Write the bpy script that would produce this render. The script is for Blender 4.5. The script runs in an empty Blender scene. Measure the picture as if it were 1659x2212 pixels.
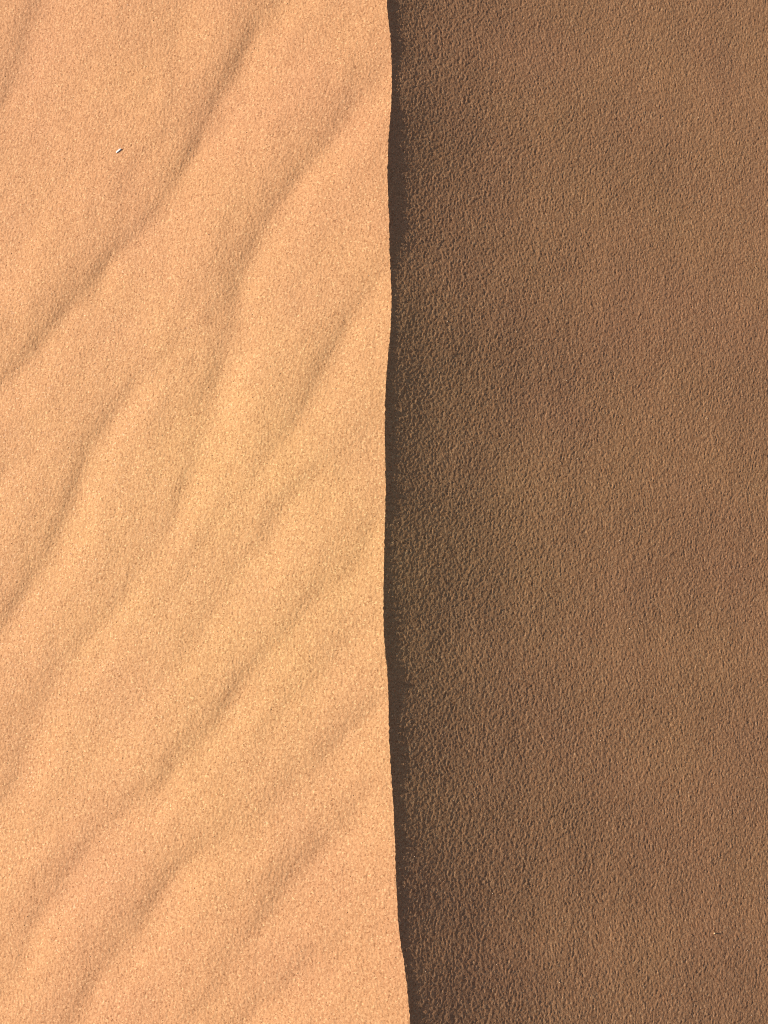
import bpy, math
import numpy as np

R = math.radians
sc = bpy.context.scene
col = sc.collection

# ------------------------------------------------------------------ camera
W, H = 768.0, 1024.0
CAM_DIST, TILT, HALF_W = 0.85, R(8.0), 0.30
cam_d = bpy.data.cameras.new('camera')
cam = bpy.data.objects.new('camera', cam_d)
col.objects.link(cam)
cam.location = (0.0, -CAM_DIST * math.sin(TILT), CAM_DIST * math.cos(TILT))
cam.rotation_euler = (TILT, 0.0, 0.0)
cam_d.sensor_fit = 'HORIZONTAL'
cam_d.sensor_width = 36.0
cam_d.lens = 18.0 * CAM_DIST / HALF_W
cam_d.clip_start = 0.01
cam_d.clip_end = 2000.0
cam_d.dof.use_dof = True
cam_d.dof.focus_distance = 0.875
cam_d.dof.aperture_fstop = 24.0
sc.camera = cam

# ------------------------------------------------------------------ light
SUN_EL = R(27.0)
SUN_TRAVEL = R(-10.0)                    # horizontal direction the light travels in (0 = +x)
to_sun = np.array([-math.cos(SUN_EL) * math.cos(SUN_TRAVEL),
                   -math.cos(SUN_EL) * math.sin(SUN_TRAVEL), math.sin(SUN_EL)])
world = bpy.data.worlds.new('World')
sc.world = world
world.use_nodes = True
nt = world.node_tree
bg = nt.nodes['Background']
sky = nt.nodes.new('ShaderNodeTexSky')
sky.sky_type = 'NISHITA'
sky.sun_disc = False
sky.sun_elevation = SUN_EL
sky.sun_rotation = math.atan2(to_sun[0], to_sun[1])
sky.air_density = 1.0
sky.dust_density = 2.5
nt.links.new(sky.outputs[0], bg.inputs[0])
bg.inputs[1].default_value = 0.05

sun_d = bpy.data.lights.new('sun', 'SUN')
sun_d.energy = 4.6
sun_d.angle = R(0.53)
sun_d.color = (1.0, 0.95, 0.82)
sun = bpy.data.objects.new('sun', sun_d)
col.objects.link(sun)
sun.location = tuple(to_sun * 6)
sun.rotation_euler = (R(90) - SUN_EL, 0.0, math.atan2(to_sun[1], to_sun[0]) + R(90))

vs = sc.view_settings
vs.view_transform = 'Standard'
vs.look = 'None'
vs.gamma = 1.0
vs.exposure = 0.735
vs.use_curve_mapping = False
sc.cycles.use_denoising = False
sc.cycles.filter_width = 1.0
sc.cycles.max_bounces = 5

# ------------------------------------------------------------------ helpers
rng = np.random.default_rng(11)
P_K = 768.0 / 1659.0                    # the photograph was measured at 1659 px wide


def windward_z(x, y):
    """Height of the smooth wind-facing side (0 at x = 0, falling to the left)."""
    h, s = 1.6, math.tan(R(10.5))
    ease = np.clip(y, -0.6, 0.6)
    ease = 0.5 * (ease + np.sqrt(ease ** 2 + 0.01))
    base = np.where(x < 0, -h * (1 - np.exp(np.minimum(x, 0) * s / h)), np.minimum(x, 0.3) * s)
    return base - 0.10 * ease * np.clip(x, -0.6, 0.3)


def ground_at(px, py):
    """The point of the wind-facing side seen at (px, py) of the measured photograph."""
    u = (px * P_K - W / 2) / (W / 2) * HALF_W / CAM_DIST
    v = (H / 2 - py * P_K) / (W / 2) * HALF_W / CAM_DIST
    ct, st = math.cos(TILT), math.sin(TILT)
    d = np.array([u, v * ct + st, v * st - ct])
    o = np.array(cam.location)
    z = 0.0
    for _ in range(12):
        t = (z - o[2]) / d[2]
        x, y = o[0] + t * d[0], o[1] + t * d[1]
        z = float(windward_z(np.array(x), np.array(y)))
    return x, y


def gauss_smooth(a, sig, axis):
    r = max(1, int(sig * 3.5))
    k = np.exp(-0.5 * (np.arange(-r, r + 1) / sig) ** 2)
    k /= k.sum()
    out = np.zeros_like(a)
    for w, s in zip(k, range(-r, r + 1)):
        out += w * np.roll(a, s, axis)
    return out


def waves(x, y, lo, hi, n, ang=None, spread=None, seed=0):
    """Sum of random plane waves of wavelengths lo..hi; unit rms."""
    g = np.random.default_rng(seed)
    out = np.zeros(np.broadcast(x, y).shape, np.float32)
    for _ in range(n):
        lam = lo * (hi / lo) ** g.random()
        a = g.random() * 2 * math.pi if ang is None else ang + g.normal() * spread
        k = 2 * math.pi / lam
        out += np.sin((k * math.cos(a)) * x + (k * math.sin(a)) * y + g.random() * 6.283).astype(np.float32)
    return out * math.sqrt(2.0 / n)


# ------------------------------------------------------------------ crest line
CREST = [(834, -60), (835, 0), (838, 40), (844, 80), (846, 125), (847, 185), (845, 225), (840, 290), (837, 350),
         (837, 400), (840, 460), (841, 530), (844, 590), (846, 640), (845, 690), (840, 750), (835, 800), (832, 860),
         (831, 950), (832, 1000), (834, 1060), (832, 1105), (830, 1180), (829, 1240), (828, 1300), (828, 1345),
         (831, 1400), (836, 1440), (839, 1490), (839.5, 1560), (842, 1630), (846, 1690), (850, 1740), (852, 1800),
         (853.5, 1840), (855.5, 1900), (858, 1955), (861, 2000), (864, 2035), (869, 2060), (873, 2080), (880, 2135),
         (884, 2190), (886.5, 2225), (892, 2300)]
cw = np.array([ground_at(*p) for p in CREST])
order = np.argsort(cw[:, 1])
cw = cw[order]

# grid rows (y) and columns (u = distance from the crest): fine in view, growing outward
PITCH_Y, PITCH_U = 0.00084, 0.00063


def axis(lo, hi, far, pitch):
    core = np.arange(lo, hi, pitch)
    g, out, s = 1.27, [], pitch
    x = 0.0
    while x < far:
        s *= g
        x += s
        out.append(x)
    out = np.array(out)
    return np.concatenate([(core[0] - out)[::-1], core, core[-1] + out]), len(out), len(core)


ys, y_off, y_n = axis(-0.43, 0.50, 90.0, PITCH_Y)
uw, _, _ = axis(-0.345, 0.0, 90.0, PITCH_U)
uw = uw[uw <= 0.0]
if abs(uw[-1]) > 1e-9:
    uw = np.append(uw[uw < -PITCH_U * 0.5], 0.0)
ul, _, _ = axis(0.0, 0.385, 90.0, PITCH_U)
ul = ul[ul >= 0.0]
us = np.concatenate([uw, ul[ul > PITCH_U * 0.5]])
ic = len(uw) - 1                         # column that lies on the crest
NY, NU = len(ys), len(us)

fine_y = np.linspace(-0.9, 0.9, 2401)
cf = np.interp(fine_y, cw[:, 0 if False else 1], cw[:, 0])
cf_s = gauss_smooth(cf, 9, 0)            # rounds the measured corners a little
cf_w = gauss_smooth(cf, 90, 0)           # the broad course of the crest, for the slip face
cf_s[:60] = cf_s[60]; cf_s[-60:] = cf_s[-60]
cf_w[:350] = cf_w[350]; cf_w[-350:] = cf_w[-350]
c_y = np.interp(ys, fine_y, cf_s)
cw_y = np.interp(ys, fine_y, cf_w)
jit = gauss_smooth(rng.normal(size=NY), 0.8, 0) * 0.00028
jit = np.where((ys > -0.5) & (ys < 0.5), jit, 0)

X = us[None, :] + c_y[:, None] + jit[:, None] * np.exp(-np.abs(us) / 0.003)[None, :]
Y = np.repeat(ys[:, None], NU, 1)

# ------------------------------------------------------------------ broad shape
Zw = windward_z(X, Y)

beta_d = np.array([0, .003, .006, .014, .030, .050, .085, .13, .20, .30, .42, .7, 2.0, 4.0, 6.0, 200.0])
beta_a = np.array([35.5, 28.6, 25.4, 24.3, 23.2, 22.0, 20.5, 19.0, 17.9, 17.2, 16.8, 17, 18, 8, 0.0, 0.0])
dd = np.concatenate([np.arange(0, 8, 0.0005), [200.0]])
sl = np.tan(np.radians(np.interp(dd, beta_d, beta_a)))
zz = -np.concatenate([[0], np.cumsum(0.5 * (sl[1:] + sl[:-1]) * np.diff(dd))])
U = np.repeat(us[None, :], NY, 0)
zc = windward_z(c_y, ys)[:, None]
bulge = np.clip(c_y - cw_y, -0.0045, 0.0045)[:, None]
d_lee = np.maximum(U, 0)
Zl = zc + np.interp(d_lee, dd, zz) + 0.22 * bulge * (1 - np.exp(-d_lee / 0.03)) + 0.05 * np.clip(Y, -0.6, 0.6) * np.minimum(d_lee, 0.5)

# ------------------------------------------------------------------ wind ripples on the bright side
RIPPLES = [  # (strength, width in measured px, points of the dark foot line, strength along it)
    (1.00, 22, [(660, -90), (595, 0), (553, 55), (516, 120), (482, 184), (453, 249), (425, 322), (387, 387), (332, 451),
                (276, 516), (221, 573), (166, 645), (110, 709), (30, 800), (-30, 865), (-90, 930)],
     [0.9, 1, 1, 1, 1.0, 1.0, .95, .9, .85, .9, .95, 1, .95, .85, .7, .6]),
    (0.85, 22, [(880, 80), (830, 138), (764, 220), (700, 305), (645, 378), (592, 438), (552, 515), (520, 585), (500, 660),
                (488, 750), (462, 814), (435, 930), (400, 1035), (360, 1130), (300, 1245), (221, 1340), (125, 1450),
                (55, 1550), (38, 1640), (5, 1740), (-40, 1820)],
     [.2, .6, .85, .95, 1, 1, 1, .95, .75, .7, .8, .75, .65, .6, .6, .6, .65, .7, .75, .75, .6]),
    (0.85, 21, [(860, 510), (818, 585), (765, 675), (712, 758), (674, 838), (618, 940), (570, 1000), (500, 1090),
                (430, 1190), (350, 1290), (270, 1400)],
     [0.3, .6, .8, .95, 1, .9, .7, .5, .45, .4, 0]),
    (0.95, 20, [(420, 680), (350, 770), (300, 815), (250, 862), (215, 930), (180, 1005), (150, 1085), (120, 1160),
                (85, 1215), (50, 1275), (0, 1350), (-60, 1440)],
     [0, .35, .5, .7, .8, .85, .9, 1, 1, .95, .9, .8]),
    (0.70, 24, [(100, -50), (66, 15), (48, 90), (30, 170), (0, 232), (-50, 320)], [.8, .8, .8, .9, .9, .8]),
    (0.80, 21, [(860, 1060), (810, 1136), (755, 1219), (700, 1276), (637, 1340), (572, 1412), (500, 1508), (416, 1612),
                (359, 1688), (283, 1737), (225, 1778), (161, 1867), (113, 1924), (76, 1990), (28, 2103), (-20, 2200)],
     [.4, .7, .75, .75, .75, .85, 1, .95, .9, .75, .75, .8, .8, .7, .55, .4]),
    (0.82, 20, [(850, 1470), (793, 1537), (718, 1603), (652, 1669), (567, 1754), (482, 1815), (406, 1850), (368, 1886),
                (302, 1997), (255, 2050), (215, 2100), (165, 2170), (110, 2270)],
     [.4, .8, .75, .65, .55, .6, .8, .95, 1.05, 1, .85, .7, .6]),
    (0.75, 21, [(850, 1650), (760, 1755), (680, 1839), (614, 1905), (567, 1980), (510, 2065), (465, 2140), (400, 2230)],
     [.2, .6, .95, 1, .8, .6, .5, .4]),
    (0.60, 24, [(760, 1990), (690, 2050), (610, 2110), (548, 2175), (460, 2290)], [0, .6, .9, .9, .8]),
    (0.68, 22, [(770, 900), (690, 1000), (608, 1081), (543, 1191), (479, 1283), (424, 1357), (368, 1449), (280, 1540),
                (190, 1650), (110, 1740), (30, 1850)], [.2, .5, .8, .9, .9, .9, .7, .5, .5, .5, .4]),
    (0.58, 20, [(830, 1290), (740, 1390), (650, 1490), (560, 1590), (470, 1680), (390, 1770)], [.5, .6, .6, .6, .5, 0]),
    (0.30, 34, [(420, 430), (330, 560), (210, 720), (110, 880), (10, 1010), (-50, 1080)], [0, .3, .6, .8, .9, .9]),
    (0.32, 26, [(385, -40), (372, 60), (368, 180), (350, 290), (290, 390), (200, 480)], [.8, .9, .9, .7, .4, 0]),
    (0.35, 28, [(900, 780), (820, 905), (760, 1000), (680, 1110), (610, 1200)], [.6, .8, .8, .6, 0]),
    (0.50, 9, [(163, 2195), (150, 2200), (120, 2203), (95, 2206), (65, 2214), (40, 2235)], [0, .9, 1, 1, .8, .4]),
]
tt = np.linspace(-14, 14, 2801)
fp = np.where(tt < 0, -0.78 * np.exp(np.minimum(tt, 0) / 1.3) - 0.22 * np.exp(np.minimum(tt, 0) / 3.6), -np.exp(-np.maximum(tt, 0) * 2.0))
fp = gauss_smooth(fp, 42, 0)
area = -fp.sum()
g1 = np.exp(-0.5 * ((tt + 8.0) / 2.0) ** 2)
g2 = np.exp(-0.5 * ((tt - 2.7) / 1.7) ** 2)
fp = fp + area * (0.42 * g1 / g1.sum() + 0.58 * g2 / g2.sum())
F = np.cumsum(fp) * (tt[1] - tt[0])
F *= np.exp(-0.5 * (tt / 10.5) ** 6)

A_RIP = 0.30
M_PX = 0.6 / 1659.0
Zr = np.zeros_like(X)
wob = waves(X, Y, 0.05, 0.14, 14, seed=5) * 0.0013
ampmod = 1.0 + 0.10 * waves(X, Y, 0.03, 0.10, 14, seed=6)
inner = slice(max(y_off - 12, 0), y_off + y_n + 12)
for s, wpx, pts, st in RIPPLES:
    p = np.array([ground_at(*q) for q in pts])
    o = np.argsort(p[:, 1])
    p, st = p[o], np.array(st)[o]
    fy = np.linspace(p[0, 1], p[-1, 1], 600)
    fx = np.interp(fy, p[:, 1], p[:, 0])
    pad = 60
    ex = np.concatenate([fx[0] - (fx[1] - fx[0]) * np.arange(pad, 0, -1), fx, fx[-1] + (fx[-1] - fx[-2]) * np.arange(1, pad + 1)])
    fx = gauss_smooth(ex, 16, 0)[pad:-pad]
    lx = np.interp(ys, fy, fx)
    slope = np.gradient(fx, fy)
    cs = 1.0 / np.sqrt(1.0 + np.interp(ys, fy, gauss_smooth(slope, 10, 0)[:len(fy)]) ** 2)
    stv = np.interp(ys, p[:, 1], st)
    span = p[-1, 1] - p[0, 1]
    fade = np.clip((ys - p[0, 1]) / 0.02, 0, 1) * np.clip((p[-1, 1] - ys) / 0.02, 0, 1)
    stv = stv * fade
    w = wpx * M_PX * 0.93
    d = (X - lx[:, None] + wob) * cs[:, None]
    Zr += (s * A_RIP * w) * stv[:, None] * np.interp(d / w, tt, F)
near = np.exp(-np.maximum(-U, 0) / 0.015)      # ripples flatten out against the crest
Zr *= ampmod * (1.0 - 0.55 * near)

# faint unnamed ripples and undulation
ANG = R(-38)
box = (np.clip((1.2 - np.abs(X)) / 0.6, 0, 1) * np.clip((1.2 - np.abs(Y)) / 0.6, 0, 1))
soft = waves(X, Y, 0.05, 0.11, 18, ANG, 0.30, seed=21) * 0.00014 + waves(X, Y, 0.14, 0.40, 12, seed=22) * 0.0005
soft += waves(X, Y, 0.018, 0.04, 24, ANG, 0.5, seed=23) * 0.00005
soft_l = waves(X, Y, 0.04, 0.10, 18, R(-25), 0.6, seed=31) * 0.00005 + waves(X, Y, 0.12, 0.35, 12, seed=32) * 0.0002
soft_l += waves(X, Y, 0.012, 0.03, 30, seed=33) * 0.000012
lip = 1 - np.exp(-np.maximum(U, 0) / 0.006)
Z = np.where(us[None, :] <= 0, Zw + Zr + soft * box * (1 - 0.6 * near), 0)
zcrest = Z[:, ic:ic + 1]
Z = np.where(us[None, :] <= 0, Z, Zl + (zcrest - zc) * np.exp(-np.maximum(U, 0) / 0.014) + soft_l * box * lip)
# far dunes, so that the sheet is not a plain plane at a distance
far_mask = 1 - np.clip((6 - np.hypot(X, Y)) / 4, 0, 1)
Z += far_mask * waves(X, Y, 14, 40, 12, seed=41) * 0.8

# small pit beside the crest
px_, py_ = ground_at(1412 / 1.7794, 3372 / 1.7794)
Z -= 0.0008 * np.exp(-(((X - px_) / 0.0009) ** 2 + ((Y - py_) / 0.0013) ** 2)) * (us[None, :] <= 0)

# ------------------------------------------------------------------ grains of the surface
def field(sig):
    n = rng.normal(size=(NY, NU)).astype(np.float32)
    n = gauss_smooth(gauss_smooth(n, sig, 0), sig, 1)
    return n / n.std()


def grains(step):
    """Rounded grains lying in random order: each cell keeps its highest neighbour dome."""
    gy = np.arange(NY)[:, None] / step
    gx = np.arange(NU)[None, :] / step
    iy, ix = np.floor(gy).astype(int), np.floor(gx).astype(int)
    ny, nx = int(NY / step) + 3, int(NU / step) + 3
    jy, jx = rng.random((ny, nx)), rng.random((ny, nx))
    hh = rng.random((ny, nx)) * 0.9
    rr = 0.65 + 0.35 * rng.random((ny, nx))
    best = np.full((NY, NU), -9.0, np.float32)
    for a in (-1, 0, 1):
        for b in (-1, 0, 1):
            cy, cx = iy + a, ix + b
            q = (cy % ny, cx % nx)
            r2 = ((gy - cy - jy[q]) ** 2 + (gx - cx - jx[q]) ** 2) / rr[q] ** 2
            best = np.maximum(best, (hh[q] - r2).astype(np.float32))
    best = np.clip(best, -1.5, 1.0)
    return (best - best.mean()) / best.std()


G = 0.72 * grains(1.45) + 0.65 * field(0.58) + 0.05 * field(3.0)
G = np.where(us[None, :] <= 0, G * 0.000104, G * 0.000106)
iu = np.ones(NU); iy_ = np.ones(NY)
Z += G

# ------------------------------------------------------------------ materials
def sand_material():
    m = bpy.data.materials.new('sand')
    m.use_nodes = True
    t = m.node_tree
    n, l = t.nodes, t.links
    b = n['Principled BSDF']
    geo = n.new('ShaderNodeNewGeometry')

    def noise(scale, detail, rough=0.5):
        q = n.new('ShaderNodeTexNoise')
        q.inputs['Scale'].default_value = scale
        q.inputs['Detail'].default_value = detail
        q.inputs['Roughness'].default_value = rough
        l.new(geo.outputs['Position'], q.inputs['Vector'])
        return q
    vor = n.new('ShaderNodeTexVoronoi')              # colour of each grain
    vor.inputs['Scale'].default_value = 1000.0
    l.new(geo.outputs['Position'], vor.inputs['Vector'])
    ramp = n.new('ShaderNodeValToRGB')
    sep = n.new('ShaderNodeSeparateColor')
    l.new(vor.outputs['Color'], sep.inputs[0])
    l.new(sep.outputs[0], ramp.inputs['Fac'])
    e = ramp.color_ramp.elements
    e[0].position, e[0].color = 0.0, (0.310, 0.135, 0.060, 1)
    e[1].position, e[1].color = 1.0, (0.650, 0.385, 0.205, 1)
    for p, c in ((0.08, (0.415, 0.200, 0.094, 1)), (0.5, (0.485, 0.247, 0.123, 1)), (0.93, (0.550, 0.292, 0.150, 1))):
        k = e.new(p); k.color = c
    big = noise(9.0, 3.0)
    mix = n.new('ShaderNodeMix'); mix.data_type = 'RGBA'; mix.blend_type = 'MULTIPLY'
    mix.inputs['Factor'].default_value = 1.0
    tint = n.new('ShaderNodeValToRGB')
    tint.color_ramp.elements[0].position, tint.color_ramp.elements[0].color = 0.3, (0.95, 0.94, 0.97, 1)
    tint.color_ramp.elements[1].position, tint.color_ramp.elements[1].color = 0.7, (1.0, 1.02, 0.98, 1)
    l.new(big.outputs['Fac'], tint.inputs['Fac'])
    l.new(ramp.outputs['Color'], mix.inputs['A'])
    l.new(tint.outputs['Color'], mix.inputs['B'])
    grad = n.new('ShaderNodeVectorMath'); grad.operation = 'DISTANCE'   # lens colour cast painted into the sand: yellow centre, pinker edges
    grad.inputs[1].default_value = (-0.09, -0.02, -0.03)
    l.new(geo.outputs['Position'], grad.inputs[0])
    gm = n.new('ShaderNodeMapRange'); gm.interpolation_type = 'SMOOTHSTEP'
    gm.inputs['From Min'].default_value, gm.inputs['From Max'].default_value = 0.05, 0.36
    l.new(grad.outputs['Value'], gm.inputs['Value'])
    lens_cast = n.new('ShaderNodeMix'); lens_cast.data_type = 'RGBA'
    lens_cast.inputs['A'].default_value = (1.02, 1.05, 0.93, 1)
    lens_cast.inputs['B'].default_value = (1.02, 0.972, 0.93, 1)
    l.new(gm.outputs['Result'], lens_cast.inputs['Factor'])
    mix2 = n.new('ShaderNodeMix'); mix2.data_type = 'RGBA'; mix2.blend_type = 'MULTIPLY'
    mix2.inputs['Factor'].default_value = 1.0
    l.new(mix.outputs['Result'], mix2.inputs['A'])
    l.new(lens_cast.outputs['Result'], mix2.inputs['B'])
    l.new(mix2.outputs['Result'], b.inputs['Base Color'])
    gl = n.new('ShaderNodeMapRange')                 # a few polished quartz grains
    gl.inputs['From Min'].default_value, gl.inputs['From Max'].default_value = 0.94, 0.98
    gl.inputs['To Min'].default_value, gl.inputs['To Max'].default_value = 0.85, 0.5
    l.new(sep.outputs[1], gl.inputs['Value'])
    l.new(gl.outputs['Result'], b.inputs['Roughness'])
    b.inputs['Specular IOR Level'].default_value = 0.35
    fine = noise(1500.0, 2.0, 0.6)
    bump = n.new('ShaderNodeBump')
    bump.inputs['Strength'].default_value = 0.35
    bump.inputs['Distance'].default_value = 0.0005
    l.new(fine.outputs['Fac'], bump.inputs['Height'])
    l.new(bump.outputs['Normal'], b.inputs['Normal'])
    return m


def plain_material(name, c1, c2, scale, rough):
    m = bpy.data.materials.new(name)
    m.use_nodes = True
    n, l = m.node_tree.nodes, m.node_tree.links
    b = n['Principled BSDF']
    tc = n.new('ShaderNodeTexCoord')
    q = n.new('ShaderNodeTexNoise')
    q.inputs['Scale'].default_value = scale
    r = n.new('ShaderNodeValToRGB')
    r.color_ramp.elements[0].color = (*c1, 1)
    r.color_ramp.elements[1].color = (*c2, 1)
    r.color_ramp.elements[0].position = 0.35
    r.color_ramp.elements[1].position = 0.65
    l.new(tc.outputs['Object'], q.inputs['Vector'])
    l.new(q.outputs['Fac'], r.inputs['Fac'])
    l.new(r.outputs['Color'], b.inputs['Base Color'])
    b.inputs['Roughness'].default_value = rough
    return m


sand = sand_material()

# ------------------------------------------------------------------ the dune
dune = bpy.data.objects.new('sand_dune', None)
col.objects.link(dune)
dune['kind'] = 'structure'
dune['label'] = 'sand dune with a sharp winding crest between a bright rippled side and a shaded side'


def sheet(name, c0, c1, label):
    x, y, z = X[:, c0:c1], Y[:, c0:c1], Z[:, c0:c1]
    ny, nx = x.shape
    co = np.stack([x, y, z], -1).reshape(-1, 3).astype(np.float32)
    idx = np.arange(ny * nx, dtype=np.int32).reshape(ny, nx)
    f = np.stack([idx[:-1, :-1], idx[:-1, 1:], idx[1:, 1:], idx[1:, :-1]], -1).reshape(-1, 4)
    me = bpy.data.meshes.new(name)
    me.vertices.add(len(co)); me.vertices.foreach_set('co', co.ravel())
    me.loops.add(f.size); me.loops.foreach_set('vertex_index', f.ravel())
    me.polygons.add(len(f))
    me.polygons.foreach_set('loop_start', np.arange(0, f.size, 4, dtype=np.int32))
    me.polygons.foreach_set('loop_total', np.full(len(f), 4, np.int32))
    me.update(calc_edges=True)
    me.polygons.foreach_set('use_smooth', np.ones(len(f), bool))
    me.materials.append(sand)
    o = bpy.data.objects.new(name, me)
    col.objects.link(o)
    o.parent = dune
    o['label'] = label
    o['kind'] = 'structure'
    return o


sheet('windward_slope', 0, ic + 1, 'bright sunlit side of the dune with soft diagonal wind ripples')
sheet('slip_face', ic, NU, 'dark brown grainy side of the dune falling away from the sun')


def surface_z(x, y):
    r = int(np.clip(np.searchsorted(ys, y), 1, NY - 1))
    c = float(np.interp(y, ys, c_y))
    k = int(np.clip(np.searchsorted(us, x - c), 1, NU - 1))
    fu = (x - c - us[k - 1]) / (us[k] - us[k - 1])
    fv = (y - ys[r - 1]) / (ys[r] - ys[r - 1])
    a = Z[r - 1, k - 1] * (1 - fu) + Z[r - 1, k] * fu
    b = Z[r, k - 1] * (1 - fu) + Z[r, k] * fu
    return float(a * (1 - fv) + b * fv)


def on_surface(px, py):
    """Point of the finished dune seen at a measured pixel (also on the slip face)."""
    u = (px * P_K - W / 2) / (W / 2) * HALF_W / CAM_DIST
    v = (H / 2 - py * P_K) / (W / 2) * HALF_W / CAM_DIST
    ct, st = math.cos(TILT), math.sin(TILT)
    d = np.array([u, v * ct + st, v * st - ct])
    o = np.array(cam.location)
    z = 0.0
    for _ in range(40):
        t = (z - o[2]) / d[2]
        x, y = o[0] + t * d[0], o[1] + t * d[1]
        z = 0.5 * z + 0.5 * surface_z(x, y)
    return x, y, z


# ------------------------------------------------------------------ loose grains (past counting)
def loose_grains(name, n, size, mat, seed, label):
    g = np.random.default_rng(seed)
    base = np.array([[1, 0, 0], [-1, 0, 0], [0, 1, 0], [0, -1, 0], [0, 0, 1], [0, 0, -1]], float)
    tri = np.array([[0, 2, 4], [2, 1, 4], [1, 3, 4], [3, 0, 4], [2, 0, 5], [1, 2, 5], [3, 1, 5], [0, 3, 5]])
    vs_, fs_ = [], []
    for i in range(n):
        x, y = g.uniform(-0.34, 0.40), g.uniform(-0.42, 0.46)
        z = surface_z(x, y)
        q, r = np.linalg.qr(g.normal(size=(3, 3)))
        s = size * (0.7 + 0.6 * g.random())
        v = (base * (1, 0.8, 0.7) * s * (0.85 + 0.3 * g.random((6, 1)))) @ q
        vs_.append(v + (x, y, z + s * 0.35))
        fs_.append(tri + 6 * i)
    me = bpy.data.meshes.new(name)
    me.from_pydata(np.concatenate(vs_).tolist(), [], np.concatenate(fs_).tolist())
    me.materials.append(mat)
    o = bpy.data.objects.new(name, me)
    col.objects.link(o)
    o['kind'] = 'stuff'
    o['label'] = label
    return o


loose_grains('pale_sand_grain', 420, 0.00034, plain_material('pale_quartz', (0.60, 0.42, 0.27), (0.74, 0.60, 0.45), 900, 0.35), 3,
             'scattered pale quartz grains lying loose on the sand')
loose_grains('dark_sand_grain', 1100, 0.00034, plain_material('dark_mineral', (0.10, 0.055, 0.032), (0.20, 0.11, 0.06), 900, 0.6), 4,
             'scattered dark mineral grains lying loose on the sand')


# ------------------------------------------------------------------ the white sliver and the pebble
def poly_object(name, verts, faces, mat, loc, rot, label, cat):
    me = bpy.data.meshes.new(name)
    me.from_pydata(verts, [], faces)
    me.materials.append(mat)
    o = bpy.data.objects.new(name, me)
    col.objects.link(o)
    o.location, o.rotation_euler = loc, rot
    o['label'], o['category'] = label, cat
    return o


outline = [(-2.7, -0.75), (-2.2, -1.0), (0.2, -1.05), (2.3, -1.0), (2.85, -0.55), (2.6, 0.5), (2.0, 0.95),
           (0.1, 1.05), (-2.0, 1.0), (-2.65, 0.45)]
k = 0.00098
n_o = len(outline)
outline = [(x, y * 0.78) for x, y in outline]
verts = [(x * k, y * k, -0.0006) for x, y in outline]
verts += [(x * k, y * k, 0.00045 + 0.0002 * (1 - (y / 1.05) ** 2)) for x, y in outline]
verts += [(x * k * 0.86, y * k * 0.72, 0.00085 + 0.0001 * math.sin(x)) for x, y in outline]
faces = [tuple(range(n_o))[::-1]]
for lv in (0, 1):
    for i in range(n_o):
        j = (i + 1) % n_o
        faces.append((lv * n_o + i, lv * n_o + j, (lv + 1) * n_o + j, (lv + 1) * n_o + i))
faces.append(tuple(range(2 * n_o, 3 * n_o)))
x, y, z = on_surface(256.5, 326)
poly_object('shell_sliver', verts, faces, plain_material('bleached_shell', (0.60, 0.58, 0.57), (0.74, 0.73, 0.72), 700, 0.5),
            (x, y, z + 0.0001), (R(-4), R(-9), R(37)),
            'tiny white sliver lying alone on the bright rippled sand', 'shell')

x, y, z = on_surface(2746 / 1.7794, 3587 / 1.7794)
g = np.random.default_rng(8)
pv, pf = [], []
for i, (zz_, rr_) in enumerate(((-1.0, .55), (-.35, .95), (.35, .9), (.95, .5))):
    for j in range(7):
        a = j * 2 * math.pi / 7 + 0.4 * i
        r_ = rr_ * (0.88 + 0.24 * g.random())
        pv.append((r_ * math.cos(a) * 0.00070, r_ * math.sin(a) * 0.00064, zz_ * 0.00080))
for i in range(3):
    for j in range(7):
        j2 = (j + 1) % 7
        pf.append((i * 7 + j, i * 7 + j2, i * 7 + 7 + j2, i * 7 + 7 + j))
pf.append(tuple(range(7))[::-1]); pf.append(tuple(range(21, 28)))
poly_object('pebble', pv, pf, plain_material('pale_stone', (0.62, 0.38, 0.20), (0.72, 0.48, 0.28), 900, 0.5),
            (x, y, z + 0.0005), (0.1, 0.0, 0.4),
            'tiny pale pebble casting a thin shadow on the dark brown slope', 'pebble')
